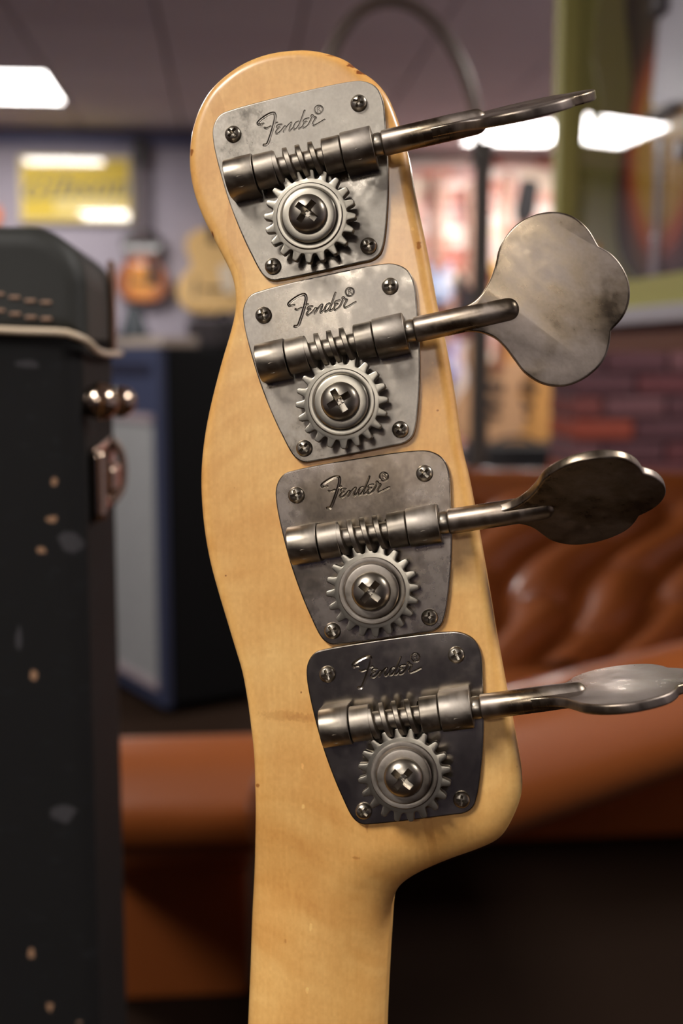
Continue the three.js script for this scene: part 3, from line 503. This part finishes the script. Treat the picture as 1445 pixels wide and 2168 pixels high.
const dark = mat(col(34, 28, 30), 0.5), chromeM = new THREE.MeshPhysicalMaterial({ color: col(205, 205, 208), metalness: 1, roughness: 0.18 });
{
  const burst = mat(0xffffff, 0.3, { map: sunburst([[0, '#e8a03a'], [0.45, '#d8872c'], [0.72, '#9a4a1a'], [0.95, '#3a1c14'], [1, '#241414']], 0.30, 0.46), clearcoat: 0.4 });
  let p = at(303, 640, 7.91), q = at(303, 492, 7.91);
  guitar('orange sunburst archtop guitar hanging on the lavender wall beside the sign', [p.x, p.y, -7.94], { kind: 'arch', w: 0.33, h: q.y - p.y, d: 0.07, finish: burst, neck: 0.40, neckMat: mat(col(92, 80, 82), 0.5), guard: dark, group: 'guitars on the lavender wall' });
  p = at(452, 664, 7.91); q = at(452, 490, 7.91);
  guitar('blond natural archtop guitar hanging on the lavender wall behind the headstock', [p.x, p.y, -7.94], { kind: 'arch', w: 0.45, h: q.y - p.y, d: 0.08, finish: mat(col(226, 186, 122), 0.32, { clearcoat: 0.4 }), neck: 0.42, guard: mat(col(230, 214, 190), 0.3), group: 'guitars on the lavender wall' });
  p = at(-52, 560, 7.91); q = at(-52, 440, 7.91);
  guitar('bright orange guitar hanging on the lavender wall above the case', [p.x, p.y, -7.94], { kind: 'solid', w: 0.36, h: q.y - p.y, d: 0.05, finish: mat(col(236, 122, 40), 0.3, { clearcoat: 0.4 }), neck: 0.42, group: 'guitars on the lavender wall' });
  // on the brick wall
  const list = [
    [925, 640, 562, 'pale blue electric guitar hanging on the brick wall', col(176, 190, 224), mat(col(236, 236, 244), 0.3), 0.45],
    [1066, 650, 556, 'mustard yellow electric guitar hanging on the brick wall', col(208, 160, 60), dark, 0.45],
    [992, 690, 580, 'black electric guitar hanging on the brick wall behind the pole', col(40, 32, 34), mat(col(70, 66, 70), 0.3), 0.45],
    [940, 808, 722, 'small lilac guitar hanging low on the brick wall', col(178, 164, 214), mat(col(230, 228, 240), 0.3), 0.06],
  ];
  for (const [px, yb, yt, label, c, gm, nk] of list) { const a = at(px, yb, 8.7), b = at(px, yt, 8.7); guitar(label, [a.x, a.y, -8.70], { kind: 'solid', w: Math.min(0.2, (b.y - a.y) * 0.74), h: b.y - a.y, d: 0.045, finish: mat(c, 0.3, { clearcoat: 0.5 }), guard: gm, neck: nk, neckMat: mat(col(170, 132, 112), 0.5), headMat: mat(col(150, 110, 92), 0.5), group: 'electric guitars on the brick wall' }); }
}
// natural guitars leaning in a rack, and the black amplifier in front of them
{
  const z = 4.6, ab = at(1105, 1036, z), at2 = at(1105, 944, z), ah = 0.62;
  const am = thing('combo_amplifier', 'black combo amplifier in front of the leaning natural guitars', 'amplifier', [ab.x, 0, -z - 0.13]);
  const hh = at2.y; const wd = at(1206, 1000, z).x - at(1008, 1000, z).x;
  part('shell', new RoundedBoxGeometry(wd, hh, 0.26, 3, 0.012).translate(0, hh / 2, 0), mat(col(24, 24, 26), 0.5), am);
  part('grille', box(wd - 0.06, hh * 0.6, 0.01, 0, hh * 0.36, 0.133), mat(col(30, 32, 34), 0.9), am);
  part('handle', tube([V3(-0.08, hh, 0), V3(-0.05, hh + 0.02, 0), V3(0.05, hh + 0.02, 0), V3(0.08, hh, 0)], 0.007, 20), mat(col(30, 30, 32), 0.6), am);
  const gs = [[1024, 900, 'pale natural guitar leaning at the end of the rack', col(206, 160, 120), -0.16], [1084, 948, 'amber natural guitar leaning in the rack', col(216, 158, 92), -0.28], [1146, 950, 'honey natural guitar leaning in the rack nearest the brick counter', col(214, 160, 90), -0.34]];
  const rack = thing('guitar_rack', 'dark floor rack holding the leaning natural guitars', 'guitar rack', [ab.x, 0, -z - 0.62]);
  part('rail', box(0.5, 0.04, 0.3, 0, 0.68, 0), dark, rack); for (const s of [-1, 1]) part('post', box(0.03, 0.66, 0.28, s * 0.22, 0.33, 0), dark, rack);
  gs.forEach(([px, py, label, c, tilt], i) => { const p = at(px, 980, z + 0.45 + i * 0.05); guitar(label, [p.x, 0.735, -(z + 0.50 + i * 0.07)], { kind: 'solid', w: 0.30, h: 0.42, d: 0.045, finish: mat(c, 0.35, { clearcoat: 0.3 }), pickups: dark, neck: 0.5, tilt: tilt, neckMat: mat(col(150, 96, 70), 0.5), group: 'natural guitars in the rack' }); });
}

// ---------------------------------------------------------------- yellow sign on the wall
{
  const a = at(40, 472, 7.89), b = at(278, 330, 7.89), w = b.x - a.x, h = b.y - a.y;
  const s = thing('wall_sign', 'glossy yellow sign with grey script lettering on the lavender wall', 'sign', [(a.x + b.x) / 2, (a.y + b.y) / 2, -WALL_L]);
  part('sign_box', new RoundedBoxGeometry(w, h, 0.05, 4, 0.02).translate(0, 0, 0.0255), mat(col(222, 206, 168), 0.4), s);
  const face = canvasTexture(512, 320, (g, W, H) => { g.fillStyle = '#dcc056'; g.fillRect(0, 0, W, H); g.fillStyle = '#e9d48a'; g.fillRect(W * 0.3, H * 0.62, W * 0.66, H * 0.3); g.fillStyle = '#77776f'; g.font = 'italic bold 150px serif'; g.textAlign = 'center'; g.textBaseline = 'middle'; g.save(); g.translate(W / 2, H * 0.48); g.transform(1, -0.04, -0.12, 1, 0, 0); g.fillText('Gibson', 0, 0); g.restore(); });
  part('sign_face', planarUV(box(w - 0.05, h - 0.05, 0.004, 0, 0, 0.0525), (x, y) => [x / (w - 0.05) + 0.5, y / (h - 0.05) + 0.5]), mat(0xffffff, 0.06, { map: face, clearcoat: 1, clearcoatRoughness: 0.02 }), s, 'glossy yellow face with script');
}

// ---------------------------------------------------------------- stand with an arched top
{
  const z = 3.2, q = (x, y) => at(x, y, z), base = q(1012, 1000);
  const s = thing('arched_stand', 'dark pole stand with an arched tubular top behind the headstock', 'stand', [base.x, 0, -z]);
  const m = mat(col(92, 80, 66), 0.45, { metalness: 0.3 }), rel = (v) => v.clone().sub(V3(base.x, 0, -z));
  part('arch', tube([[676, 250], [690, 150], [720, 75], [765, 22], [815, 3], [870, 12], [920, 50], [962, 110], [990, 175], [1006, 240], [1012, 310]].map(([x, y]) => rel(q(x, y))), 0.0135, 120), m, s);
  const ty = q(1012, 310).y; part('pole', new THREE.CylinderGeometry(0.023, 0.025, ty - 0.02, 20).translate(0, (ty - 0.02) / 2 + 0.02, 0), mat(col(66, 58, 52), 0.5), s);
  part('collar', new THREE.CylinderGeometry(0.028, 0.028, 0.06, 20).translate(0, ty - 0.02, 0), mat(col(60, 52, 46), 0.4), s);
  part('base', new THREE.CylinderGeometry(0.16, 0.17, 0.02, 36).translate(0, 0.01, 0), mat(col(40, 38, 36), 0.5), s);
}

// ---------------------------------------------------------------- brick pier, and the display cabinet on its console, right
{
  const z = 4.05, xl = at(1212, 850, z).x, xr = 2.5, top = 1.2;
  const b = thing('brick_counter', 'old red brick counter front beyond the display cabinet', 'counter', [xl, 0, -z]);
  part('mortar', box(xr - xl - 0.012, top, 0.3, (xr - xl) / 2 + 0.006, top / 2, -0.165), mat(col(118, 106, 112), 0.95), b);
  const R = rnd(31), cs = [[158, 74, 56], [128, 70, 66], [112, 62, 66], [166, 86, 62], [134, 92, 92], [100, 64, 70], [120, 80, 84]].map((c) => mat(col(...c), 0.9)), full = box(0.205, 0.064, 0.04, 0, 0, 0, 0.006), half = box(0.095, 0.064, 0.32, 0, 0, -0.14, 0.006), corner = box(0.205, 0.064, 0.32, 0, 0, -0.14, 0.006);
  for (let r = 0; r * 0.076 < top - 0.05; r++) for (let k = 0; k < 7; k++) {
    let x = 0.103 + k * 0.216 - (r % 2 ? 0.108 : 0), g = k ? full : corner; if (x < 0.1) { x = 0.048; g = half; } if (x + 0.103 > xr - xl) continue;
    const m = part('brick', g, cs[Math.floor(R() * cs.length)], b); m.position.set(x, top - 0.042 - r * 0.076, -0.010 + R() * 0.006); m.rotation.z = (R() - 0.5) * 0.02;
  }
}
{
  // local x runs along the glass towards the viewer, local z out of the glass
  const turn = -87 * Math.PI / 180, X = 0.64, Z = 2.0, h = (py) => EYE + (755 - py) / F * Z;
  const y1 = h(745), y2 = h(690), y3 = h(657), y4 = h(600), L0 = -0.342, L1 = 0.75;
  const sh = thing('console_table', 'brown wooden console with a pale edged top under the display cabinet', 'table', [X, 0, -Z], turn);
  const deep = X1 - X - 0.12, wood = mat(col(104, 62, 40), 0.45);
  part('wooden_board', box(L1 - L0, y2 - y1, deep, (L0 + L1) / 2, (y1 + y2) / 2, 0.01 - deep / 2), wood, sh);
  part('pale_edge', box(L1 - L0 + 0.02, y3 - y2, deep + 0.02, (L0 + L1) / 2, (y2 + y3) / 2, 0.02 - deep / 2, 0.003), mat(col(180, 176, 182), 0.4), sh);
  for (const x of [-0.2, 0.65]) for (const zz of [-1.5, -2.4]) part('leg', box(0.06, y1, 0.06, x, y1 / 2, zz, 0.004), wood, sh);
  const c = thing('display_cabinet', 'olive framed glass display cabinet with a guitar inside', 'cabinet', [X, y3 + 0.0005, -Z], turn);
  const olive = mat(col(172, 166, 92), 0.5), H = 0.95, fw = 0.042, ry = y4 - y3, W = L1 - L0;
  for (const x of [L0 + fw / 2, L1 - fw / 2]) part('post', box(fw, H, 0.04, x, H / 2, -0.005, 0.004), olive, c);
  part('bottom_rail', box(W - 2 * fw, ry, 0.04, (L0 + L1) / 2, ry / 2, -0.005), olive, c);
  part('top_rail', box(W - 2 * fw, 0.05, 0.04, (L0 + L1) / 2, H - 0.025, -0.005), olive, c);
  part('back_panel', box(W, H, 0.02, (L0 + L1) / 2, H / 2, -0.31), mat(col(128, 116, 84), 0.7), c, 'olive brown back');
  part('side_panel', box(0.02, H, 0.27, L0 + 0.011, H / 2, -0.162), olive, c);
  part('side_panel', box(0.02, H, 0.27, L1 - 0.011, H / 2, -0.162), olive, c);
  part('top_panel', box(W - 0.05, 0.02, 0.27, (L0 + L1) / 2, H - 0.012, -0.162), olive, c);
  part('inner_floor', box(W - 0.05, ry - 0.006, 0.26, (L0 + L1) / 2, (ry - 0.006) / 2, -0.162), olive, c);
  part('glass_pane', new THREE.PlaneGeometry(W - 2 * fw, H - ry - 0.05).translate((L0 + L1) / 2, (H - ry - 0.05) / 2, 0).rotateX(-2.5 * Math.PI / 180).translate(0, ry, 0.004), mat(0xffffff, 0.0, { transmission: 1, thickness: 0, ior: 1.5 }), c, 'clear glass front');
  const finish = mat(0xffffff, 0.22, { map: sunburst([[0, '#c9a04a'], [0.46, '#b98c36'], [0.62, '#b04a24'], [0.76, '#5a2218'], [0.9, '#2a1614'], [1, '#1e1012']], 0.37, 0.42), clearcoat: 0.5, clearcoatRoughness: 0.08 });
  const gp = V3(-0.03, 0, -0.125).applyAxisAngle(V3(0, 1, 0), turn);
  const g = guitar('large dark sunburst guitar with pale pickguard behind the cabinet glass', [X + gp.x, y4 + 0.001, -Z + gp.z], { kind: 'solid', w: 0.44, h: 0.60, d: 0.05, finish, neck: 0.1, bridge: mat(col(74, 68, 70), 0.4), bridgeAt: 0.46, turn });
  part('large_pickguard', new RoundedBoxGeometry(0.19, 0.30, 0.006, 2, 0.0029).rotateZ(-0.16).translate(0.075, 0.43, 0.054), mat(col(206, 204, 214), 0.3), g, 'pale grey pickguard');
  part('tailpiece', merge([box(0.02, 0.20, 0.008, 0.0, 0.14, 0.056, 0.003), box(0.03, 0.075, 0.01, 0.0, 0.045, 0.057, 0.003)]), chromeM, g, 'chrome tailpiece');
  part('control_knob', new THREE.CylinderGeometry(0.016, 0.018, 0.02, 24).rotateX(Math.PI / 2).translate(0.11, 0.2, 0.062), chromeM, g);
}
renderer.render(scene, camera);
